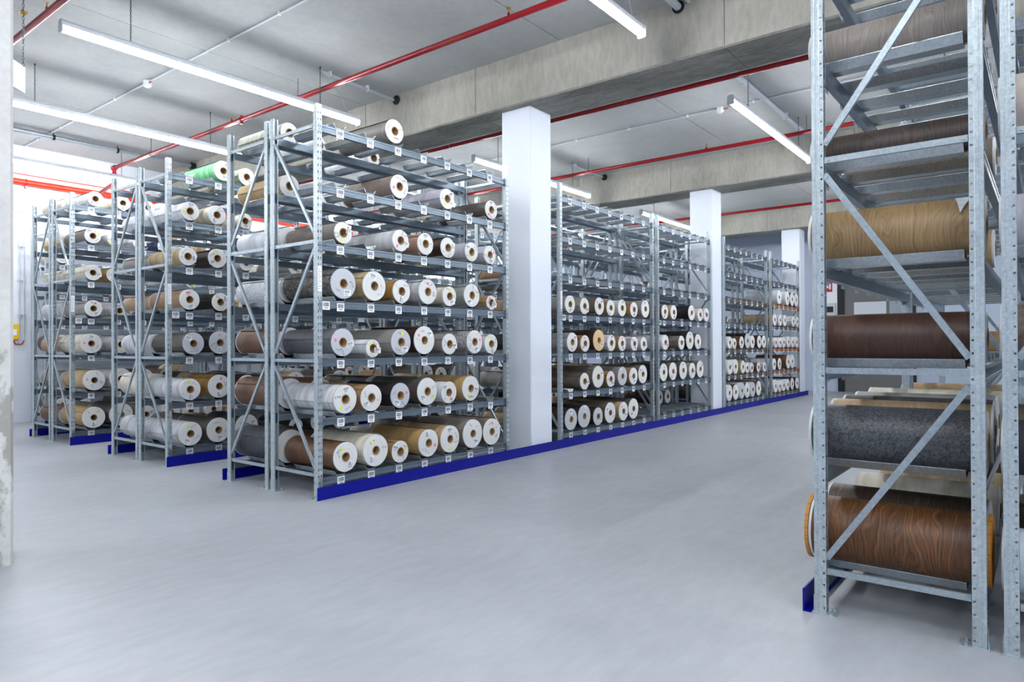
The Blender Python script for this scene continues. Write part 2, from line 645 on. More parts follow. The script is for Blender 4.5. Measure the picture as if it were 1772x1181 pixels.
# ---------------------------------------------------------------- pipes and conduits
PZ, PR = 5.37, .038


def hanger(parent, y, z0=PZ):
    mb = MB()
    mb.tube((0, y, z0 + PR), (0, y, CEIL), .005, 6)
    mb.torus((0, y, z0), PR + .004, .004, Matrix.Rotation(PI / 2, 3, 'X'), 16, 5)
    link('pipe_hanger', mb.mesh('pipe_hanger', [M['chain']]), parent)


def red_pipe(x, y0, y1, label, heads=(), couplings=(), hang=()):
    t = thing('sprinkler_pipe', label, 'pipe', (x, 0, 0))
    mb = MB()
    mb.tube((0, y0, PZ), (0, y1, PZ), PR, 20)
    link('pipe_run', mb.mesh('pipe_run', [M['red_pipe']]), t)
    for y in couplings:
        mb = MB()
        mb.tube((0, y - .03, PZ), (0, y + .03, PZ), PR + .012, 16)
        mb.box(-.012, .012, y - .022, y + .022, PZ + PR, PZ + PR + .035)
        mb.box(-.012, .012, y - .022, y + .022, PZ - PR - .035, PZ - PR)
        link('coupling', mb.mesh('coupling', [M['red_pipe']]), t)
    for y in heads:
        mb = MB()
        mb.tube((0, y, PZ + PR - .005), (0, y, PZ + PR + .03), .016, 10)
        o = link('sprinkler_head', mb.mesh('sprinkler_head', [M['red_pipe']]), t)
        mb = MB()
        mb.tube((0, y, PZ + PR + .03), (0, y, PZ + PR + .05), .012, 8)
        mb.tube((0, y, PZ + PR + .085), (0, y, PZ + PR + .09), .028, 12)
        for s in (-1, 1):
            mb.tube((0, y, PZ + PR + .05), (0, y + .02 * s, PZ + PR + .068), .004, 5)
            mb.tube((0, y + .02 * s, PZ + PR + .068), (0, y, PZ + PR + .086), .004, 5)
        link('brass_nozzle', mb.mesh('brass_nozzle', [M['brass']]), o)
    for y in hang:
        hanger(t, y)
    return t


p = red_pipe(-1.3, -8, 9.9, 'dark red sprinkler pipe crossing the top left corner of the photo', (3.2, ), (), (2.1, 6))
p = red_pipe(2.1, -8, 9.9, 'longest red sprinkler pipe, above the front rack, ending in an elbow', (-.86, 5.2), (4.9,), (3.29, 8.2, -4))
mb = MB()
mb.tube((0, 9.9, PZ), (0, 9.9, 5.05), PR, 14)
mb.tube((0, 9.84, PZ), (0, 9.96, PZ), PR + .016, 14)
mb.tube((0, 9.9, 5.2), (0, 9.9, 5.25), PR + .016, 14)
mb.tube((0, 9.9, 5.05), (0, 10.68, 4.92), PR, 14)
link('elbow', mb.mesh('elbow', [M['red_pipe']]), p)
red_pipe(5.43, -10, 9.9, 'red sprinkler pipe running just behind the nearest concrete beam', (), (-4.1,), (-.6, 3.2, 6))
red_pipe(8.82, -10, 9.9, 'red sprinkler pipe before the second beam, crossing behind the hanging lamp', (-.52,), (-4.9,), (2.2, -2.4, 6))
red_pipe(15.54, -10, 9.9, 'farthest red sprinkler pipe, right of the second white column', (), (), (2.2, -1))

mb = MB()
mb.tube((-8, 10.68, 4.92), (15.5, 10.68, 4.92), .062, 20)
t = thing('wall_main_pipe', 'bright orange red main pipe running along the white back wall', 'pipe', me=None)
link('pipe_run', mb.mesh('main_run', [M['orange_pipe']]), t)
mb = MB()
mb.tube((-8, 10.72, 5.085), (3.2, 10.72, 5.085), .008, 8)
link('thin_line', mb.mesh('thin_line', [M['orange_pipe']]), t)
for x in (.72, 3.5, 6.3):
    mb = MB()
    mb.torus((x, 10.68, 4.92), .068, .008, Matrix.Rotation(PI / 2, 3, 'Y'), 16, 5)
    mb.box(x - .02, x + .02, 10.66, 10.75, 4.8, 4.86)
    link('bracket', mb.mesh('bracket', [M['red_pipe']]), t)

mb = MB()
mb.tube((-8, 9.25, 5.58), (3.5, 9.25, 5.58), .045, 16)
t = thing('drain_pipe', 'galvanised drain pipe with black clamps under the rear ceiling', 'pipe')
link('pipe_run', mb.mesh('drain_run', [M['galv']]), t)
for x in (.75, 1.9, 2.95):
    mb = MB()
    mb.tube((x - .02, 9.25, 5.58), (x + .02, 9.25, 5.58), .053, 16)
    mb.tube((x, 9.25, 5.62), (x, 9.25, 5.679), .008, 6)
    link('clamp', mb.mesh('clamp', [M['black']]), t)
mb = MB()
mb.tube((3.42, 9.25, 5.58), (3.535, 9.25, 5.58), .075, 16)
link('wall_sleeve', mb.mesh('wall_sleeve', [M['black']]), t)


def conduit(p0, p1, r, label, clips=(), sleeve=None):
    p0, p1 = list(p0), list(p1)
    if .02 < r < .03:
        p0[1] += .09
        p1[1] += .05
    t = thing('ceiling_conduit', label, 'conduit')
    mb = MB()
    mb.tube(p0, p1, r, 12)
    link('pipe_run', mb.mesh('conduit_run', [M['conduit']]), t)
    a, b = Vector(p0), Vector(p1)
    for u in clips:
        q = a.lerp(b, u)
        mb = MB()
        if abs(b.x - a.x) > abs(b.y - a.y):
            mb.box(q.x - .015, q.x + .015, q.y - r - .006, q.y + r + .006, q.z - r - .003, CEIL)
        else:
            mb.box(q.x - r - .006, q.x + r + .006, q.y - .015, q.y + .015, q.z - r - .003, CEIL)
        link('clip', mb.mesh('clip', [M['plastic']]), t)
    if sleeve:
        mb = MB()
        s = Vector(sleeve)
        mb.tube(s - Vector((.03, 0, 0)), s, .075, 20)
        link('black_sleeve', mb.mesh('black_sleeve', [M['black']]), t)
    return t


conduit((.70, -9, 5.655), (.70, 10.7, 5.655), .014, 'thin straight conduit on the ceiling carrying the left smoke detector', [.06 * k for k in range(1, 17)])
conduit((7.46, -9, 5.655), (7.46, 10.7, 5.655), .014, 'thin straight conduit on the ceiling between first and second beams', [.06 * k for k in range(1, 17)])
conduit((2.1, 2.6, 5.64), (3.53, 2.62, 5.6), .022, 'short grey conduit entering a black sleeve in the nearest beam, above the front rack', (.1, .6), (3.535, 2.62, 5.59))
conduit((8.9, 2.6, 5.64), (10.25, 2.62, 5.6), .022, 'short grey conduit entering a black sleeve in the second beam', (.1, .6), (10.255, 2.62, 5.59))
conduit((1.5, -2.34, 5.6), (3.53, -2.34, 5.6), .045, 'thick grey conduit entering a black sleeve at the top edge of the photo', (.3,), (3.535, -2.34, 5.6))
conduit((1.5, -2.56, 5.63), (3.53, -2.52, 5.63), .022, 'thin conduit beside the thick grey one at the top edge', (.3,))
conduit((4.33, -2.13, 5.61), (9.5, -2.13, 5.61), .04, 'grey conduit on the ceiling above the lamp in the main aisle', (.05, .4, .8))


def detector(x, y, label):
    t = thing('smoke_detector', label, 'smoke detector', (x, y, 5.58))
    mb = MB()
    mb.tube((0, 0, .02), (0, 0, .1), .06, 20)
    mb.tube((0, 0, -.0), (0, 0, .022), .035, 20, True, 0, .055)
    link('detector_body', mb.mesh('detector_body', [M['plastic']]), t)
    mb = MB()
    mb.box(-.008, .008, -.14, -.05, .05, .075)
    link('red_tag', mb.mesh('red_tag', [M['red']]), t)


detector(.70, 5.2, 'round white smoke detector on the ceiling, upper left')
detector(7.46, -1.33, 'round white smoke detector on the ceiling, left of the main aisle lamp')

# hanging sign, wall conduits and call point on the left
t = thing('hanging_sign', 'white hanging board on a chain, half hidden by the concrete pillar', 'sign', (-2.03, 1.5, 3.86))
mb = MB()
mb.prism([(-.3, -.3), (.02, .02), (.012, .028), (-.308, -.292)], 0, .24, 'z')
link('board', mb.mesh('board', [M['plastic']]), t)
c2 = link('chain', chain_mesh(CEIL - 4.1), t, (0, 0, .24))
mb = MB()
mb.tube((-.03, 0, .72), (.03, 0, .74), .012, 8)
mb.tube((0, -.03, .70), (0, .03, .76), .01, 8)
link('brass_hook', mb.mesh('brass_hook', [M['brass']]), t)
mb = MB()
for x in (.62, .70):
    mb.tube((x, 10.73, 1.6), (x, 10.73, 4.85), .013, 8)
for z in (2.2, 2.9, 3.6, 4.3):
    mb.box(.595, .725, 10.715, 10.76, z, z + .02)
thing('wall_conduit', 'pair of vertical grey conduits on the back wall beside the concrete pillar', 'conduit', me=mb.mesh('wall_conduit', [M['conduit']]))
t = thing('call_point', 'yellow wall box with red cable low on the back wall', 'switch box', (.5, 10.72, 1.7))
mb = MB()
mb.box(-.09, .1, -.05, .03, 0, .3)
link('box_body', mb.mesh('box_body', [M['yellow']]), t)
mb = MB()
mb.box(-.05, .06, -.06, -.05, .08, .2)
link('box_plate', mb.mesh('box_plate', [M['white_sticker']]), t)
mb = MB()
for a, b in zip(((0, 0, 0), (.05, 0, -.1), (.16, 0, -.1)), ((.05, 0, -.1), (.16, 0, -.1), (.2, 0, -.02))):
    mb.tube(a, b, .012, 6)
link('red_cable', mb.mesh('red_cable', [M['red']]), t)

# ---------------------------------------------------------------- roll racks
LEV = [.207, .812, 1.408, 2.0, 2.585, 3.18, 3.785]
H, D, PW = 3.98, .82, .06
PITCH = .0665


def post_mesh():
    bm = bmesh.new()
    n = int(H / PITCH)

    def V(x, y, z):
        return bm.verts.new((x, y, z))

    def quad(*p):
        bm.faces.new([V(*q) for q in p])
    # perforated web at y = 0
    xs = [-.03, -.021, -.008, .008, .021, .03]
    for k in range(n):
        z0, z1 = k * PITCH, (k + 1) * PITCH
        if k == n - 1:
            z1 = H
        ha, hb = z0 + .020, z0 + .047
        for i in range(5):
            if i in (1, 3):
                w_ = .003
                quad((xs[i], 0, z0), (xs[i + 1], 0, z0), (xs[i + 1], 0, ha), (xs[i], 0, ha))
                quad((xs[i], 0, hb), (xs[i + 1], 0, hb), (xs[i + 1], 0, z1), (xs[i], 0, z1))
                quad((xs[i], 0, ha), (xs[i] + w_, 0, ha), (xs[i], 0, hb - .014))
                quad((xs[i + 1] - w_, 0, ha), (xs[i + 1], 0, ha), (xs[i + 1], 0, hb - .014))
            else:
                quad((xs[i], 0, z0), (xs[i + 1], 0, z0), (xs[i + 1], 0, z1), (xs[i], 0, z1))
        for s in (-1, 1):
            yc, zc, hr = .052, z0 + PITCH * .5, .006
            y0, y1 = .041, .063
            oc = [(yc + hr * math.cos(PI / 4 * j), zc + hr * math.sin(PI / 4 * j)) for j in range(8)]
            zm = (z0 + z1) / 2
            ob = [(y1, zm), (y1, z1), (yc, z1), (y0, z1), (y0, zm), (y0, z0), (yc, z0), (y1, z0)]
            xx = s * .027
            for j in range(8):
                j2 = (j + 1) % 8
                quad((xx, *ob[j]), (xx, *ob[j2]), (xx, *oc[j2]), (xx, *oc[j]))
    for s in (-1, 1):
        pr_ = [(s * .03, 0), (s * .03, .014), (s * .0275, .017), (s * .0275, .021), (s * .03, .024), (s * .03, .037), (s * .027, .041)]
        for a, b in zip(pr_, pr_[1:]):
            quad((a[0], a[1], 0), (b[0], b[1], 0), (b[0], b[1], H), (a[0], a[1], H))
        quad((s * .027, .063, 0), (s * .016, .063, 0), (s * .016, .063, H), (s * .027, .063, H))
    bmesh.ops.remove_doubles(bm, verts=bm.verts, dist=.0001)
    bmesh.ops.recalc_face_normals(bm, faces=bm.faces)
    me = bpy.data.meshes.new('upright_post')
    bm.to_mesh(me)
    bm.free()
    me.materials.append(M['galv'])
    return me


POST = post_mesh()
mb = MB()
mb.box(-.05, .05, -.012, .12, 0, .006)
mb.prism([(-.012, .006), (.0, .12), (.003, .12), (.003, .006)], -.031, -.028, 'x')
mb.box(-.031, .031, -.004, -.001, .006, .1)
for x in (-.038, .038):
    mb.tube((x, .09, .006), (x, .09, .02), .009, 6)
FOOT = mb.mesh('base_plate', [M['galv']])
mb = MB()
mb.box(-.03, .012, -.006, -.002, -.1, .012)
for z in (-.085, -.06, -.035, -.01):
    mb.tube((.0, -.006, z), (.0, -.009, z), .005, 6)
CONN = mb
BEAMS, BRACES = {}, {}


def beam_mesh(L, mat):
    k = (L, mat.name)
    if k not in BEAMS:
        mb = MB()
        h = (L - 2 * PW) / 2 + .002
        prof = [(0, 0), (0, -.018), (.004, -.022), (.004, -.050), (0, -.054), (0, -.072), (.045, -.072), (.045, 0)]
        mb.prism(prof, -h, h, 'x')
        for s in (-1, 1):
            xa, xb = sorted((s * (h - .002), s * (h + .04)))
            mb.box(xa, xb, -.012, -.008, -.095, .014)
            xa, xb = sorted((s * (h - .006), s * (h + .002)))
            mb.box(xa, xb, -.012, .03, -.095, .014)
            for z in (-.08, -.055, -.03, -.005):
                mb.tube((s * (h + .028), -.012, z), (s * (h + .028), -.0135, z), .004, 6, True, 1)
            for (dx, dz) in ((.03, -.012), (.03, -.03), (.055, -.03), (.055, -.012), (.085, -.02), (.03, -.06)):
                mb.tube((s * (h - dx), .0 + (.004 if -.05 < dz < -.02 else 0), dz), (s * (h - dx), -.001, dz), .0035, 6, True, 1)
        BEAMS[k] = mb.mesh('shelf_beam', [mat, M['black']])
    return BEAMS[k]


CL = .70
mb = MB()
ty = .003
out_ = [(-.082, .052), (-.082, .048), (-.046, 0), (.046, 0), (.082, .048), (.082, .052), (.079, .052), (.044, .004), (-.044, .004), (-.079, .052)]
mb.prism(out_, -CL / 2, CL / 2, 'y')
for s in (-1, 1):
    a, b = sorted((s * CL / 2, s * (CL / 2 - .03)))
    mb.box(-.044, .044, a, b, .004, .007)
CRADLE = mb.mesh('cradle', [M['cradle']])


def brace_mesh(key, z0, y0, z1, y1, w_=.034):
    if key not in BRACES:
        mb = MB()
        a, b = Vector((0, y0, z0)), Vector((0, y1, z1))
        mb.bar(a, b, w_, .004)
        d = (b - a).normalized()
        n_ = d.cross(Vector((1, 0, 0))) * (w_ / 2 - .002)
        for s in (-1, 1):
            mb.bar(a + n_ * s + Vector((.009, 0, 0)), b + n_ * s + Vector((.009, 0, 0)), .004, .018)
        for q in (a + d * .02, b - d * .02):
            mb.tube(q + Vector((-.008, 0, 0)), q + Vector((-.001, 0, 0)), .009, 6)
        BRACES[key] = mb.mesh('brace', [M['galv_dull']])
    return BRACES[key]


def sticker_mesh(seed):
    q = random.Random(seed)
    mb = MB()
    mb.box(-.046, .046, -.0012, 0, -.084, 0, 0)
    x = -.034
    while x < .032:
        wd = q.choice((.0015, .0025, .004))
        mb.box(x, min(x + wd, .034), -.0017, -.0012, -.050, -.010, 1)
        x += wd + q.choice((.0018, .003))
    x = -.02
    while x < .02:
        mb.box(x, x + .004, -.0017, -.0012, -.070, -.060, 1)
        x += .0062
    return mb.mesh('barcode_label', [M['white_sticker'], M['black_ink']])


STICK = [sticker_mesh(i) for i in range(5)]


def slots(L, n):
    if n == 7:
        p_ = .392 if abs(L - 3.01) < .01 else .402
    else:
        p_ = .40
    return [.296 + p_ * i for i in range(n)]


ZB = [.245, 1.395, 2.6, 3.77]


mb = MB()
mb.box(-.023, .023, -.0016, -.0004, 0, .26, 0)
for k in range(9):
    mb.box(-.017, .004 + .012 * (k % 2), -.0022, -.0016, .03 + k * .024, .034 + k * .024, 1)
NOTICE = mb.mesh('paper_notice', [M['white_sticker'], M['black_ink']])


def rack(x0, L, yo, s, n, label, group, front_out=True, orange=False):
    """yo: outer aisle side of the uprights, s: +1 when the bay extends towards +y"""
    t = thing('roll_rack', label, 'shelving rack', (x0, yo, 0), group)
    for x in (PW / 2, L - PW / 2):
        for yl in (0, D):
            face_out = (yl == 0)
            rz = 0 if (face_out == (s > 0)) else PI
            p_ = link('post', POST, t, (x, s * yl, 0), rz)
            link('base_plate', FOOT, p_)
            if front_out and s > 0 and x < 1 and yl == 0 and x0 < 5:
                link('paper_notice', NOTICE, p_, (0, 0, 2.09))
        xb = x - .0
        a, b = .066, D - .066
        for k, z in enumerate(ZB):
            link('horizontal_strut', brace_mesh(('h', s), 0, s * a, 0, s * b), t, (xb - .02, 0, z))
        # zigzag, aisle side low at the top panel
        link('diagonal_brace', brace_mesh(('d1', s), 3.70, s * b, 2.69, s * a), t, (xb - .02, 0, 0))
        link('diagonal_brace', brace_mesh(('d2', s), 2.52, s * a, 1.47, s * b), t, (xb - .02, 0, 0))
        link('diagonal_brace', brace_mesh(('d3', s), 1.33, s * b, .32, s * a), t, (xb - .02, 0, 0))
    for li, z in enumerate(LEV):
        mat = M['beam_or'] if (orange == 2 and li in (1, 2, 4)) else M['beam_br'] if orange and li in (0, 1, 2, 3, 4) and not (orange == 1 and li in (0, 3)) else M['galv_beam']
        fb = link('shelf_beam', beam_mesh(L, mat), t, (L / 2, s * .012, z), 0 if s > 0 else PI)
        link('shelf_beam', beam_mesh(L, M['galv_beam']), t, (L / 2, s * (D - .012), z), PI if s > 0 else 0)
        for i, x in enumerate(slots(L, n)):
            yc = (.018 if front_out else .0 + .02) + CL / 2
            if not front_out:
                yc = D - .05 - CL / 2
            link('cradle', CRADLE, t, (x, s * yc, z - .0095 + .011))
            if front_out or s > 0:
                off = (x - L / 2) * (1 if s > 0 else -1)
                link('barcode_label', STICK[(i * 3 + li) % 5], fb, (off + .0, -.0005, -.010 - .004 * ((i + li) % 2)))
        if li == 3 and front_out:
            link('barcode_label', STICK[1], fb, (-L / 2 + PW + .055, -.0005, -.004))
    return t


BAYS = [(0, 3.09), (4.33, 3.10), (7.585, 2.565), (10.93, 3.01), (14.25, 2.58)]
NC = [7, 7, 6, 7, 6]
BN = ['left end bay', 'second bay', 'third bay', 'fourth bay', 'far right bay']
ROWS = {  # key: outer y, direction, cradles start at outer side, roll start y, words
    'R1a': (-.065, 1, True, -.07, 'front row'),
    'R1b': (1.63, -1, False, .835, 'front row rear side'),
    'R2a': (3.08, 1, True, 3.07, 'second row'),
    'R2b': (4.755, -1, False, 3.96, 'second row rear side'),
    'R3a': (6.25, 1, True, 6.24, 'third row'),
    'R3b': (7.95, -1, False, 7.15, 'third row rear side'),
    'R4a': (9.68, 1, True, 9.67, 'last row at the back wall'),
    'RRa': (-4.745, -1, True, -5.555, 'near right rack'),
    'RRb': (-6.455, 1, False, -6.49, 'rightmost rack'),
}
RACKLAB = {
    'R1a': ['big galvanised rack in the middle, nearest of the front row, full of paper rolls', 'galvanised rack directly right of the nearest white column, seven rolls across',
            'narrower galvanised rack just left of the second white column', 'galvanised rack directly right of the second white column', 'small distant rack with orange toned beams before the last column'],
}


def bays_of(key):
    if key == 'RRa':
        return [(0, 0, 3.09, 7), (1, 3.2, 2.58, 6)]
    if key == 'RRb':
        return [(0, 0, 3.09, 7)]
    if key == 'R4a':
        return [(0, .75, 3.09, 7), (1, 4.33, 3.10, 7), (2, 7.585, 2.565, 6)]
    nb = {'R1a': 5, 'R1b': 5, 'R2a': 5, 'R2b': 4, 'R3a': 4, 'R3b': 3}[key]
    return [(b, BAYS[b][0], BAYS[b][1], NC[b]) for b in range(nb)]


BX = {}
for key, (yo, s, fo, ry, wd) in ROWS.items():
    for (b, x0, L, n) in bays_of(key):
        if key in RACKLAB:
            lab = RACKLAB[key][b]
        elif key == 'RRa':
            lab = ['nearest galvanised rack on the right with dark wood rolls seen side on', 'galvanised rack standing behind the nearest right hand rack'][b]
        elif key == 'RRb':
            lab = 'galvanised rack cut off by the right edge of the photo'
        else:
            lab = 'galvanised roll rack, %s of the %s' % (BN[b], wd)
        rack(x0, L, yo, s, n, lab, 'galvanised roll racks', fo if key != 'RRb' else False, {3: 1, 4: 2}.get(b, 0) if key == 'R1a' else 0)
        BX[(key, b)] = x0

# blue floor rails along the aisles
def rail(x0, x1, y, s, leg, label):
    """vertical blade at y, leg towards s"""
    mb = MB()
    y2 = y + s * .008
    mb.box(x0, x1, min(y, y2), max(y, y2), 0, .13)
    y3 = y + s * leg
    mb.box(x0, x1, min(y2, y3), max(y2, y3), 0, .005)
    thing('floor_rail', label, 'guide rail', me=mb.mesh('floor_rail', [M['blue']]), group='blue angle rails along the rack rows')


rail(-.02, 17.62, -.092, 1, .014, 'long blue floor rail along the front row and the white columns')
rail(-.02, 16.8, 1.705, -1, .06, 'blue floor rail along the rear side of the front row')
rail(-.02, 16.8, 3.05, 1, .016, 'blue floor rail at the front of the second row')
rail(-.02, 10.1, 4.83, -1, .06, 'blue floor rail along the rear side of the second row')
rail(-.02, 10.1, 6.22, 1, .016, 'blue floor rail at the front of the third row')
rail(-.02, 7.4, 8.02, -1, .06, 'blue floor rail along the rear side of the third row')
rail(.73, 3.84, 9.65, 1, .016, 'short blue floor rail of the last row by the back wall')
rail(-.02, 5.8, -4.685, -1, .046, 'blue floor rail beside the near right rack')

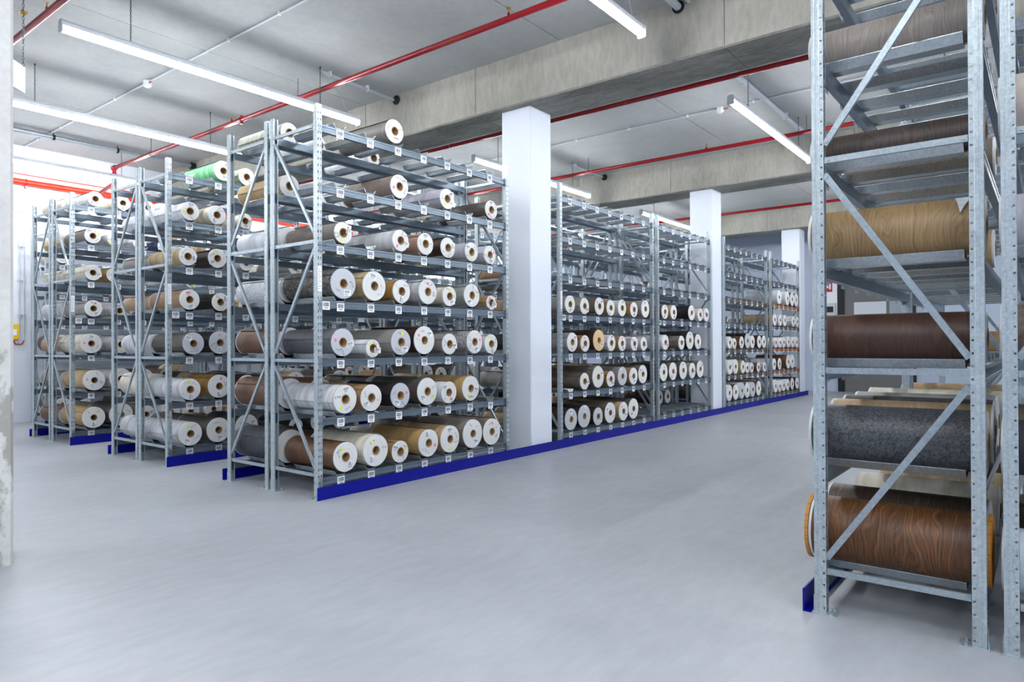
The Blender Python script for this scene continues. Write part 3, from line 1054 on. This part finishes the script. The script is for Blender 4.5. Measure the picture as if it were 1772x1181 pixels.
# ---------------------------------------------------------------- paper rolls
ROLLS=[('R1a',0,0,0.339,0.154,'br','w'),
('R1a',0,0,0.737,0.171,'cr','w'),
('R1a',0,0,1.094,0.122,'tn','w'),
('R1a',0,0,1.538,0.16,'ys','w'),
('R1a',0,0,1.913,0.164,'be','w'),
('R1a',0,0,2.345,0.181,'gw','w'),
('R1a',0,0,2.702,0.172,'tp','w'),
('R1a',0,1,0.339,0.148,'lg','w'),
('R1a',0,1,0.677,0.143,'tn','w'),
('R1a',0,1,1.107,0.141,'bk','g'),
('R1a',0,1,1.535,0.16,'dg','w'),
('R1a',0,1,1.896,0.133,'wh','w'),
('R1a',0,1,2.303,0.156,'ys','w'),
('R1a',0,2,0.302,0.143,'bg','g'),
('R1a',0,2,0.714,0.096,'wh','w'),
('R1a',0,2,1.116,0.146,'gy','g'),
('R1a',0,2,1.497,0.165,'db','w'),
('R1a',0,2,1.916,0.127,'gy','w'),
('R1a',0,2,2.376,0.148,'sp','w'),
('R1a',0,2,2.699,0.127,'lg','w'),
('R1a',0,3,0.324,0.158,'ch','g'),
('R1a',0,3,0.739,0.16,'be','w'),
('R1a',0,3,1.136,0.13,'mu','w'),
('R1a',0,3,1.534,0.145,'lg','w'),
('R1a',0,3,1.918,0.119,'cr','w'),
('R1a',0,3,2.315,0.145,'st','w'),
('R1a',0,3,2.719,0.093,'tn','w'),
('R1a',0,4,0.32,0.111,'gb','w'),
('R1a',0,4,1.125,0.122,'lg','w'),
('R1a',0,4,1.518,0.127,'pk','w'),
('R1a',0,4,1.893,0.123,'db','w'),
('R1a',0,4,2.323,0.119,'lv','w'),
('R1a',0,4,2.701,0.12,'lv','w'),
('R1a',0,5,1.114,0.133,'rb1','w'),
('R1a',0,5,1.886,0.124,'lv','w'),
('R1a',0,5,2.731,0.12,'dg','w'),
('R1a',0,6,1.03,0.131,'gw','w'),
('R1a',1,3,0.254,0.134,'gy','w'),
('R1a',1,3,0.686,0.128,'gy','w'),
('R1a',1,3,1.127,0.141,'tp','w'),
('R1a',1,3,1.509,0.131,'tn','w'),
('R1a',1,3,1.889,0.141,'lg','w'),
('R1a',1,3,2.326,0.132,'mu','w'),
('R1a',1,3,2.737,0.154,'gy','w'),
('R1a',1,2,0.306,0.146,'gy','w'),
('R1a',1,2,0.678,0.129,'tn','w'),
('R1a',1,2,1.104,0.172,'db','k'),
('R1a',1,2,1.526,0.135,'wh','w'),
('R1a',1,2,1.885,0.128,'tn','w'),
('R1a',1,2,2.314,0.124,'lg','w'),
('R1a',1,2,2.676,0.121,'lg','w'),
('R1a',1,1,0.655,0.131,'tp','w'),
('R1a',1,1,1.082,0.176,'gb','w'),
('R1a',1,1,1.492,0.131,'mu','w'),
('R1a',1,1,1.898,0.158,'gy','g'),
('R1a',1,1,2.263,0.147,'tn','w'),
('R1a',1,1,2.638,0.164,'tp','w'),
('R1a',1,0,0.269,0.165,'db','g'),
('R1a',1,0,0.66,0.177,'bk','g'),
('R1a',1,0,1.084,0.144,'db','g'),
('R1a',1,0,1.455,0.171,'tp','w'),
('R1a',1,0,1.921,0.159,'be','w'),
('R1a',1,0,2.261,0.177,'dg','w'),
('R1a',2,3,0.304,0.136,'tp','w'),
('R1a',2,3,0.7,0.139,'be','w'),
('R1a',2,3,1.528,0.154,'bk','w'),
('R1a',2,3,1.966,0.134,'cr','w'),
('R1a',2,3,2.318,0.141,'cr','w'),
('R1a',2,2,0.289,0.143,'wh','w'),
('R1a',2,2,1.044,0.138,'gb','w'),
('R1a',2,2,1.426,0.179,'bk','w'),
('R1a',2,2,1.852,0.156,'dg','w'),
('R1a',2,1,0.237,0.167,'bk','w'),
('R1a',2,1,0.653,0.172,'tp','w'),
('R1a',2,1,1.079,0.176,'dg','w'),
('R1a',2,1,1.566,0.158,'st','w'),
('R1a',2,1,1.964,0.176,'tp','w'),
('R1a',3,2,0.276,0.137,'wh','w'),
('R1a',3,2,0.619,0.122,'wh','w'),
('R1a',3,2,1.091,0.143,'br','w'),
('R1a',3,2,1.484,0.179,'bk','g'),
('R1a',3,2,1.843,0.154,'wh','w'),
('R1a',3,2,2.317,0.156,'db','w'),
('R1a',3,2,2.716,0.156,'db','w'),
('R1a',3,1,0.27,0.166,'wh','w'),
('R1a',3,1,0.691,0.168,'wh','w'),
('R1a',3,1,1.15,0.152,'ys','w'),
('R1a',3,1,1.49,0.126,'wh','w'),
('R1a',3,1,1.8,0.121,'wh','w'),
('R1a',3,1,2.285,0.119,'dg','w'),
('R1a',3,1,2.718,0.119,'lg','w'),
('R1a',3,0,0.254,0.184,'wh','w'),
('R1a',3,0,0.683,0.178,'br','w'),
('R1a',3,0,1.057,0.192,'wh','g'),
('R1a',3,0,1.437,0.184,'dg','w'),
('R1a',3,0,1.806,0.181,'wh','g'),
('R1a',3,0,2.287,0.183,'br','w'),
('R1a',4,4,0.678,0.188,'lg','w'),
('R1a',4,4,1.426,0.192,'lg','w'),
('R1a',4,4,1.856,0.192,'db','w'),
('R1a',4,4,2.274,0.192,'dg','w'),
('R1a',4,3,0.288,0.154,'be','w'),
('R1a',4,3,0.712,0.151,'lg','w'),
('R1a',4,3,1.14,0.154,'lg','w'),
('R1a',4,3,1.925,0.152,'lg','w'),
('R1a',4,3,2.325,0.148,'lg','w'),
('R1a',4,2,0.366,0.136,'wh','w'),
('R1a',4,2,0.693,0.138,'wh','w'),
('R1a',4,2,1.077,0.144,'wh','w'),
('R1a',4,2,1.48,0.156,'lg','w'),
('R1a',4,2,1.877,0.148,'wh','w'),
('R1a',4,2,2.275,0.151,'wh','w'),
('R1a',4,1,0.235,0.154,'wh','w'),
('R1a',4,1,0.626,0.156,'bk','w'),
('R1a',4,1,1.438,0.192,'br','w'),
('R1a',4,1,1.846,0.192,'lg','w'),
('R1a',4,0,0.315,0.17,'wh','w'),
('R1a',4,0,0.645,0.156,'wh','w'),
('R1a',4,0,1.026,0.159,'wh','w'),
('R1a',4,0,1.426,0.158,'wh','w'),
('R1a',4,0,1.828,0.164,'bk','w'),
('R1a',4,0,2.282,0.161,'bk','w'),
('R2a',0,6,0.76,0.135,'gn','w'),
('R2a',0,6,1.11,0.122,'ol','w'),
('R2a',0,5,0.295,0.121,'wh','w'),
('R2a',0,5,0.668,0.126,'cr','w'),
('R2a',0,5,1.087,0.108,'cr','w'),
('R2a',0,5,2.306,0.116,'tp','w'),
('R2a',0,4,0.271,0.12,'be','w'),
('R2a',0,4,0.67,0.128,'db','w'),
('R2a',0,4,1.099,0.114,'wh','w'),
('R2a',0,4,1.904,0.116,'gy','w'),
('R2a',0,3,0.291,0.133,'tn','w'),
('R2a',0,3,0.713,0.122,'bk','w'),
('R2a',0,3,1.073,0.097,'be','w'),
('R2a',0,2,0.335,0.145,'dg','g'),
('R2a',0,2,0.701,0.155,'bk','g'),
('R2a',0,2,1.1,0.138,'dg','w'),
('R2a',0,1,0.29,0.138,'lg','w'),
('R2a',0,1,0.694,0.157,'mu','w'),
('R2a',0,1,1.1,0.147,'db','w'),
('R2a',0,1,1.502,0.14,'dg','w'),
('R2a',0,1,1.904,0.154,'be','w'),
('R2a',0,1,2.306,0.124,'tn','w'),
('R2a',0,1,2.708,0.154,'db','w'),
('R2a',0,0,0.299,0.156,'lg','w'),
('R2a',0,0,0.688,0.166,'dg','w'),
('R2a',0,0,1.1,0.172,'dg','w'),
('R2a',0,0,1.502,0.103,'br','w'),
('R2a',0,0,1.904,0.114,'bk','w'),
('R2a',0,0,2.306,0.136,'dg','w'),
('R2a',0,0,2.708,0.119,'bk','w'),
('R3a',0,6,0.355,0.118,'wh','w'),
('R3a',0,6,0.768,0.115,'cr','w'),
('R3a',0,6,1.17,0.108,'nv','w'),
('R3a',0,6,1.502,0.131,'lg','w'),
('R3a',0,5,0.314,0.12,'gb','w'),
('R3a',0,5,0.628,0.103,'lg','w'),
('R3a',0,5,1.03,0.105,'wh','w'),
('R3a',0,5,1.432,0.098,'nv','w'),
('R3a',0,5,2.306,0.117,'be','w'),
('R3a',0,4,0.318,0.123,'cr','w'),
('R3a',0,4,0.628,0.113,'mu','w'),
('R3a',0,4,1.03,0.115,'wh','w'),
('R3a',0,4,1.904,0.086,'lg','w'),
('R3a',0,3,0.318,0.131,'gy','w'),
('R3a',0,3,0.712,0.114,'lg','w'),
('R3a',0,2,0.294,0.156,'cr','w'),
('R3a',0,2,0.735,0.143,'lg','w'),
('R3a',0,1,0.335,0.162,'be','w'),
('R3a',0,1,0.732,0.17,'lg','w'),
('R3a',0,1,1.1,0.158,'db','w'),
('R3a',0,1,1.904,0.126,'bk','w'),
('R3a',0,0,0.327,0.169,'ys','w'),
('R3a',0,0,0.732,0.184,'dg','w'),
('R3a',0,0,1.133,0.153,'cr','w'),
('R3a',0,0,1.548,0.161,'wh','w'),
('R3a',0,0,1.906,0.154,'cr','w'),
('R3a',0,0,2.328,0.158,'wh','w'),
('R3a',0,0,2.708,0.104,'be','w'),
('R1b',0,6,0.296,0.115,'ol','w'),
('R1b',0,6,0.698,0.09,'wh','w'),
('R1b',0,6,1.502,0.1,'wh','w'),
('R1b',0,5,0.296,0.125,'ys','w'),
('R1b',0,5,2.708,0.113,'gy','w'),
('R1b',0,4,0.296,0.13,'wh','w'),
('R1b',0,4,0.698,0.123,'tp','w'),
('R1b',0,4,1.1,0.11,'tn','w'),
('R1b',0,4,1.502,0.115,'lg','w'),
('R1b',0,4,2.708,0.104,'be','w'),
('R1b',0,3,0.296,0.14,'mw','w'),
('R1b',0,2,0.296,0.155,'br','w'),
('R1b',0,2,0.698,0.169,'bk','w'),
('R1b',0,2,1.1,0.16,'lg','w'),
('R1b',0,2,1.904,0.166,'lg','w'),
('R1b',0,1,0.296,0.17,'br','w'),
('R1b',0,1,0.698,0.164,'br','w'),
('R1b',0,1,1.1,0.141,'be','w'),
('R1b',0,1,1.502,0.161,'dg','w'),
('R1b',0,1,2.306,0.141,'db','w'),
('R1b',0,1,2.708,0.146,'tn','w'),
('R1b',0,0,0.296,0.185,'rb','w'),
('R1b',0,0,0.698,0.162,'db','w'),
('R1b',0,0,1.904,0.107,'gy','w'),
('R1b',0,0,2.306,0.142,'tp','w'),
('R1b',0,0,2.708,0.144,'bk','w'),
('R2b',0,5,0.296,0.12,'wh','w'),
('R2b',0,4,0.296,0.12,'gy','w'),
('R2b',0,4,1.904,0.09,'cr','w'),
('R2b',0,4,2.306,0.147,'cr','w'),
('R2b',0,3,0.296,0.12,'tn','w'),
('R2b',0,2,0.296,0.14,'lg','w'),
('R2b',0,1,0.296,0.16,'cr','w'),
('R2b',0,1,1.1,0.149,'db','w'),
('R2b',0,1,1.502,0.15,'bk','w'),
('R2b',0,1,2.708,0.16,'lg','w'),
('R2b',0,0,0.296,0.15,'lg','w'),
('R2b',0,0,0.698,0.157,'db','w'),
('R2b',0,0,1.1,0.139,'be','w'),
('R2b',0,0,1.904,0.14,'tn','w'),
('R3b',0,6,0.296,0.12,'cr','w'),
('R3b',0,5,0.296,0.11,'ys','w'),
('R3b',0,5,1.1,0.085,'wh','w'),
('R3b',0,4,0.296,0.12,'cr','w'),
('R3b',0,4,1.502,0.086,'tn','w'),
('R3b',0,3,0.296,0.14,'lg','w'),
('R3b',0,2,0.296,0.14,'tn','w'),
('R3b',0,1,0.296,0.15,'gb','w'),
('R3b',0,1,1.904,0.139,'br','w'),
('R3b',0,1,2.306,0.174,'be','w'),
('R3b',0,0,0.296,0.16,'br','w'),
('R3b',0,0,0.698,0.167,'dg','w'),
('R3b',0,0,1.502,0.164,'tn','w'),
('R1b',1,0,0.296,0.101,'be','w'),
('R1b',1,0,0.698,0.121,'dg','w'),
('R1b',1,0,2.306,0.155,'tn','w'),
('R1b',1,0,2.708,0.158,'db','w'),
('R1b',1,1,0.296,0.129,'gy','w'),
('R1b',1,1,0.698,0.136,'gy','w'),
('R1b',1,1,2.306,0.171,'be','w'),
('R1b',1,1,2.708,0.166,'be','w'),
('R1b',1,2,0.296,0.148,'bk','w'),
('R1b',1,3,0.698,0.147,'tn','w'),
('R1b',1,4,0.296,0.099,'tn','w'),
('R1b',1,4,2.306,0.101,'lg','w'),
('R1b',1,5,1.502,0.087,'gy','w'),
('R1b',2,0,0.296,0.125,'tn','w'),
('R1b',2,0,1.896,0.149,'db','w'),
('R1b',2,0,2.296,0.15,'gy','w'),
('R1b',2,1,1.096,0.16,'lg','w'),
('R1b',2,2,0.696,0.162,'tn','w'),
('R1b',2,2,1.896,0.16,'lg','w'),
('R1b',2,4,1.096,0.12,'lg','w'),
('R1b',2,4,1.496,0.133,'tp','w'),
('R1b',3,0,0.296,0.109,'bk','w'),
('R1b',3,0,0.688,0.139,'dg','w'),
('R1b',3,0,1.08,0.158,'dg','w'),
('R1b',3,3,2.648,0.121,'tp','w'),
('R1b',4,0,1.496,0.16,'db','w'),
('R1b',4,1,0.696,0.169,'be','w'),
('R1b',4,3,0.696,0.116,'tp','w'),
('R2a',1,0,0.296,0.173,'tn','w'),
('R2a',1,0,0.698,0.134,'dg','w'),
('R2a',1,0,1.502,0.12,'tp','w'),
('R2a',1,0,2.708,0.107,'lg','w'),
('R2a',1,1,0.296,0.171,'dg','w'),
('R2a',1,1,0.698,0.147,'br','w'),
('R2a',1,1,1.1,0.153,'tp','w'),
('R2a',1,1,1.502,0.166,'gy','w'),
('R2a',1,1,2.306,0.13,'lg','w'),
('R2a',1,1,2.708,0.126,'bk','w'),
('R2a',1,3,0.698,0.088,'gy','w'),
('R2a',1,3,1.502,0.148,'lg','w'),
('R2a',1,3,2.306,0.109,'lg','w'),
('R2a',1,4,2.708,0.133,'tp','w'),
('R2a',2,0,0.296,0.15,'db','w'),
('R2a',2,0,1.096,0.161,'dg','w'),
('R2a',2,1,1.896,0.143,'bk','w'),
('R2b',0,6,1.904,0.112,'lg','w'),
('R2b',1,1,0.296,0.118,'tn','w'),
('R3a',1,1,0.296,0.134,'db','w'),
('R3a',1,1,1.1,0.123,'tp','w'),
('R3a',1,1,1.502,0.149,'tn','w'),
('R3a',1,1,1.904,0.113,'bk','w'),
('R3a',1,1,2.306,0.137,'tp','w'),
('R3a',1,3,2.306,0.089,'cr','w'),
('R4a',0,0,0.296,0.146,'dg','w'),
('R4a',0,0,0.698,0.123,'bk','w'),
('R4a',0,0,1.502,0.136,'dg','w'),
('R4a',0,1,2.306,0.133,'dg','w'),
('R4a',0,2,0.296,0.17,'tp','w'),
('R4a',0,4,0.296,0.087,'cr','w'),
('R4a',0,4,1.1,0.149,'wh','w'),
('R4a',0,4,1.502,0.094,'wh','w'),
('R4a',0,5,0.296,0.147,'cr','w'),
('R4a',0,6,0.698,0.091,'cr','w'),
('R4a',0,6,1.904,0.107,'gy','w'),
('R4a',0,6,2.708,0.134,'tn','w'),
('RRa',0,0,0.296,0.188,'wl','p'),
('RRa',0,0,0.698,0.19,'dw','w'),
('RRa',0,0,1.502,0.17,'cr','w'),
('RRa',0,0,2.306,0.15,'be','w'),
('RRa',0,1,0.296,0.167,'cs','w'),
('RRa',0,1,0.698,0.17,'ow2','w'),
('RRa',0,1,1.1,0.17,'dg','w'),
('RRa',0,1,1.502,0.17,'st','w'),
('RRa',0,1,1.904,0.175,'cr','w'),
('RRa',0,2,0.296,0.142,'dw2','w'),
('RRa',0,3,0.296,0.157,'ow','w'),
('RRa',0,3,1.1,0.12,'be','w'),
('RRa',0,4,0.296,0.1,'dkw','w'),
('RRa',0,4,1.1,0.12,'gb','w'),
('RRa',0,5,0.296,0.12,'gw2','w'),
('RRb',0,0,0.296,0.165,'pb','w'),
('RRb',0,0,1.1,0.16,'db','w'),
('RRb',0,0,1.502,0.15,'tp','w'),
('RRb',0,1,0.296,0.15,'nk','w'),
('RRb',0,1,0.698,0.175,'tp','w'),
('RRb',0,2,0.296,0.155,'gg','w'),
('RRb',0,3,0.296,0.15,'lv','w'),
('RRb',0,4,0.296,0.17,'be2','w'),
('RRb',0,5,0.296,0.15,'cr','w'),
('RRa',1,1,0.296,0.16,'ow2','w'),
('RRa',1,0,0.698,0.16,'br','w'),
('RRa',1,2,1.502,0.12,'tn','w')]
RC, RI = .051, .043
RLEN = .87


def roll_body(r, code, fc, seg):
    mb = MB()
    ring = [(math.cos(2 * PI * i / seg), math.sin(2 * PI * i / seg)) for i in range(seg)]
    ys = (0, .010, RLEN - .014, RLEN)
    for k in range(3):
        b = len(mb.v)
        for y in (ys[k], ys[k + 1]):
            mb.v += [(c * r, y, s_ * r) for c, s_ in ring]
        for i in range(seg):
            j = (i + 1) % seg
            mb.f.append((b + i, b + j, b + seg + j, b + seg + i))
            mb.m.append(0 if k == 1 else 1)
            mb.sm.append(True)
    # loose outer edge of the web, standing a little off the roll
    nn, w0 = 7, .55
    rows_ = []
    for k in range(nn):
        u = k / (nn - 1)
        a = u * w0
        rr = r + .0008 + .011 * u * u
        rows_.append((rr * math.cos(a), rr * math.sin(a)))
    for (xa, za), (xb, zb) in zip(rows_, rows_[1:]):
        mb.face([(xa, .004, za), (xb, .004, zb), (xb, RLEN - .004, zb), (xa, RLEN - .004, za)], 0, True)
    xa, za = rows_[-1]
    ka = (r + .0105) / (r + .0118)
    mb.face([(xa, .004, za), (xa, RLEN - .004, za), (xa * ka, RLEN - .004, za * ka), (xa * ka, .004, za * ka)], 1)
    for y, sgn in ((0, -1), (RLEN, 1)):
        rings = [r, r - .003, RC + (r - RC) * .5, RC]
        dy = [0, .0015, .003, .004]
        for k in range(3):
            b = len(mb.v)
            for rr, d_ in ((rings[k], dy[k]), (rings[k + 1], dy[k + 1])):
                mb.v += [(c * rr, y + sgn * (d_ - .0), s_ * rr) for c, s_ in ring]
            for i in range(seg):
                j = (i + 1) % seg
                mb.f.append((b + i, b + j, b + seg + j, b + seg + i))
                mb.m.append(1)
                mb.sm.append(False)
    return mb.mesh('wound_paper', [DEC[code][0], EDGE['w' if fc == 'p' else fc]])


def core_mesh():
    mb = MB()
    seg = 24
    ring = [(math.cos(2 * PI * i / seg), math.sin(2 * PI * i / seg)) for i in range(seg)]
    y0, y1 = -.008, RLEN + .008
    loops = [(RC, y0), (RC, y1), (RI, y1), (RI, y0), (RC, y0)]
    for (ra, ya), (rb_, yb_) in zip(loops, loops[1:]):
        b = len(mb.v)
        mb.v += [(c * ra, ya, s_ * ra) for c, s_ in ring] + [(c * rb_, yb_, s_ * rb_) for c, s_ in ring]
        for i in range(seg):
            j = (i + 1) % seg
            mb.f.append((b + i, b + j, b + seg + j, b + seg + i))
            mb.m.append(0)
            mb.sm.append(ya != yb_)
    return mb.mesh('core_tube', [M['card']])


CORE = core_mesh()


def tag_mesh(seed):
    q = random.Random(seed)
    mb = MB()
    mb.box(-.044, .044, -.001, 0, -.030, .030, 0)
    x = -.036
    while x < .030:
        wd = q.choice((.0015, .003))
        mb.box(x, x + wd, -.0015, -.001, -.002, .023, 1)
        x += wd + q.choice((.002, .003))
    for z in (-.010, -.017, -.024):
        mb.box(-.034, q.uniform(0, .034), -.0015, -.001, z, z + .0025, 1)
    return mb.mesh('paper_label', [M['white_sticker'], M['black_ink']])


TAGS = [tag_mesh(20 + i) for i in range(4)]
mb = MB()
mb.box(-.013, .013, -.001, 0, -.016, .016)
DOTY = mb.mesh('marker_y', [M['neon_y']])
DOTP = mb.mesh('marker_p', [M['neon_p']])


def ink_mesh(seed):
    q = random.Random(seed)
    mb = MB()
    for k in range(3):
        x = (k - 1) * .026
        pts = [Vector((x + q.uniform(-.009, .009), 0, q.uniform(-.014, .014))) for _ in range(5)]
        for a, b in zip(pts, pts[1:]):
            d = (b - a)
            if d.length < .002:
                continue
            n_ = Vector((-d.z, 0, d.x)).normalized() * .0016
            mb.face([a + n_, b + n_, b - n_, a - n_])
    return mb.mesh('handwriting', [M['black_ink']])


INK = [ink_mesh(50 + i) for i in range(4)]
DISCS = {}
ORD = ['first', 'second', 'third', 'fourth', 'fifth', 'sixth', 'seventh']
LVN = ['bottom', 'second', 'third', 'fourth', 'fifth', 'sixth', 'top']
shelf = {}
for row in ROLLS:
    shelf.setdefault((row[0], row[1], row[2]), []).append(row)
for (key, b, lvl), lst in shelf.items():
    lst.sort(key=lambda q: q[3])
    yo, s, fo, ry, wd = ROWS[key]
    for i, (_, _, _, x, r, code, fc) in enumerate(lst):
        q = random.Random('%s%d%d%.2f' % (key, b, lvl, x))
        zc = LEV[lvl] + .0015 + max(r + .0045, .052 + math.sqrt(max(r * r - .080 ** 2, 0)))
        zc += .001
        words = DEC[code][1]
        if key in ('RRa', 'RRb'):
            pos = ('outermost' if i == 0 else ORD[i] + ' inward') if len(lst) > 1 else 'only one'
            where = '%s shelf of the %s' % (LVN[lvl], wd) if b == 0 else '%s shelf, rack behind the near right rack' % LVN[lvl]
            lab = '%s roll seen side on, %s, %s' % (words, pos, where)
            if b == 1:
                lab = '%s roll, %s, %s' % (words, pos, where)
        else:
            pos = ORD[i] + ' from left' if len(lst) > 1 else 'only one'
            if key == 'R4a':
                lab = '%s roll, %s, %s shelf, %s' % (words, pos, LVN[lvl], wd)
            else:
                lab = '%s roll, %s, %s shelf, %s, %s' % (words, pos, LVN[lvl], BN[b], wd)
        t = thing('paper_roll', lab, 'paper roll', (BX[(key, b)] + x, ry + q.uniform(-.012, .012) * (0 if key in ('RRa', 'RRb') and i == 0 else 1), zc - r),
                  'decor paper rolls on the %s shelf, %s' % (LVN[lvl], wd))
        near = key == 'RRa' or key == 'RRb'
        link('wound_paper', roll_body(r, code, fc, 72 if near else 40), t, (0, 0, r), rot=(0, q.uniform(-2.9, -.5) if not near else 1.2, 0))
        link('core_tube', CORE, t, (0, 0, r))
        if key == 'RRa' and lvl == 3 and i == 0:
            mb = MB()
            pr_ = []
            for k in range(9):
                u = k / 8
                a = R(112 + 52 * u)
                rr = r + .003 + .03 * u * u
                hw = .055 * (1 - u) + .002
                pr_.append(((rr * math.cos(a), .10 - hw, r + rr * math.sin(a)), (rr * math.cos(a), .10 + hw * .6, r + rr * math.sin(a))))
            for (a0, a1), (b0, b1) in zip(pr_, pr_[1:]):
                mb.face([a0, a1, b1, b0], 0, True)
                mb.face([tuple(v_ * .998 if n_ != 1 else v_ for n_, v_ in enumerate(p_)) for p_ in (a0, b0, b1, a1)], 0, True)
            fl = link('torn_paper_flap', mb.mesh('torn_paper_flap', [EDGE['g']]), t)
            fl['label'] = 'torn white flap'
        if fc == 'p':
            for y in (-.022, RLEN + .003):
                mb = MB()
                mb.tube((0, y, r), (0, y + .019, r), r + .006, 72)
                link('end_disc', mb.mesh('end_disc', [EDGE['p']]), t)
        if key in ('R1a', 'R2a', 'R3a', 'R4a'):
            y = -.0045
            rad = min((RC + r) / 2, r - .03)
            a = q.choice((-.5, -1.2, 1.5, 2.4, .5, -2.2, -1.5)) + q.uniform(-.3, .3)
            link('paper_label', TAGS[q.randrange(4)], t, (rad * math.cos(a), y, r + rad * math.sin(a)), rot=(0, -q.choice((0, .3, -.3, 1.4)), 0))
            if q.random() < .85:
                a2 = a + q.uniform(1.5, 4.5)
                link('marker_sticker', DOTY if q.random() < .5 else DOTP, t, (rad * math.cos(a2), y - .0006, r + rad * math.sin(a2)), rot=(0, q.uniform(-.4, .4), 0))
            if b == 0:
                for k in range(2):
                    a3 = a + q.uniform(1, 5.2)
                    link('handwriting', INK[q.randrange(4)], t, (rad * math.cos(a3), y - .0009, r + rad * math.sin(a3)), rot=(0, q.uniform(-1.2, 1.2), 0))
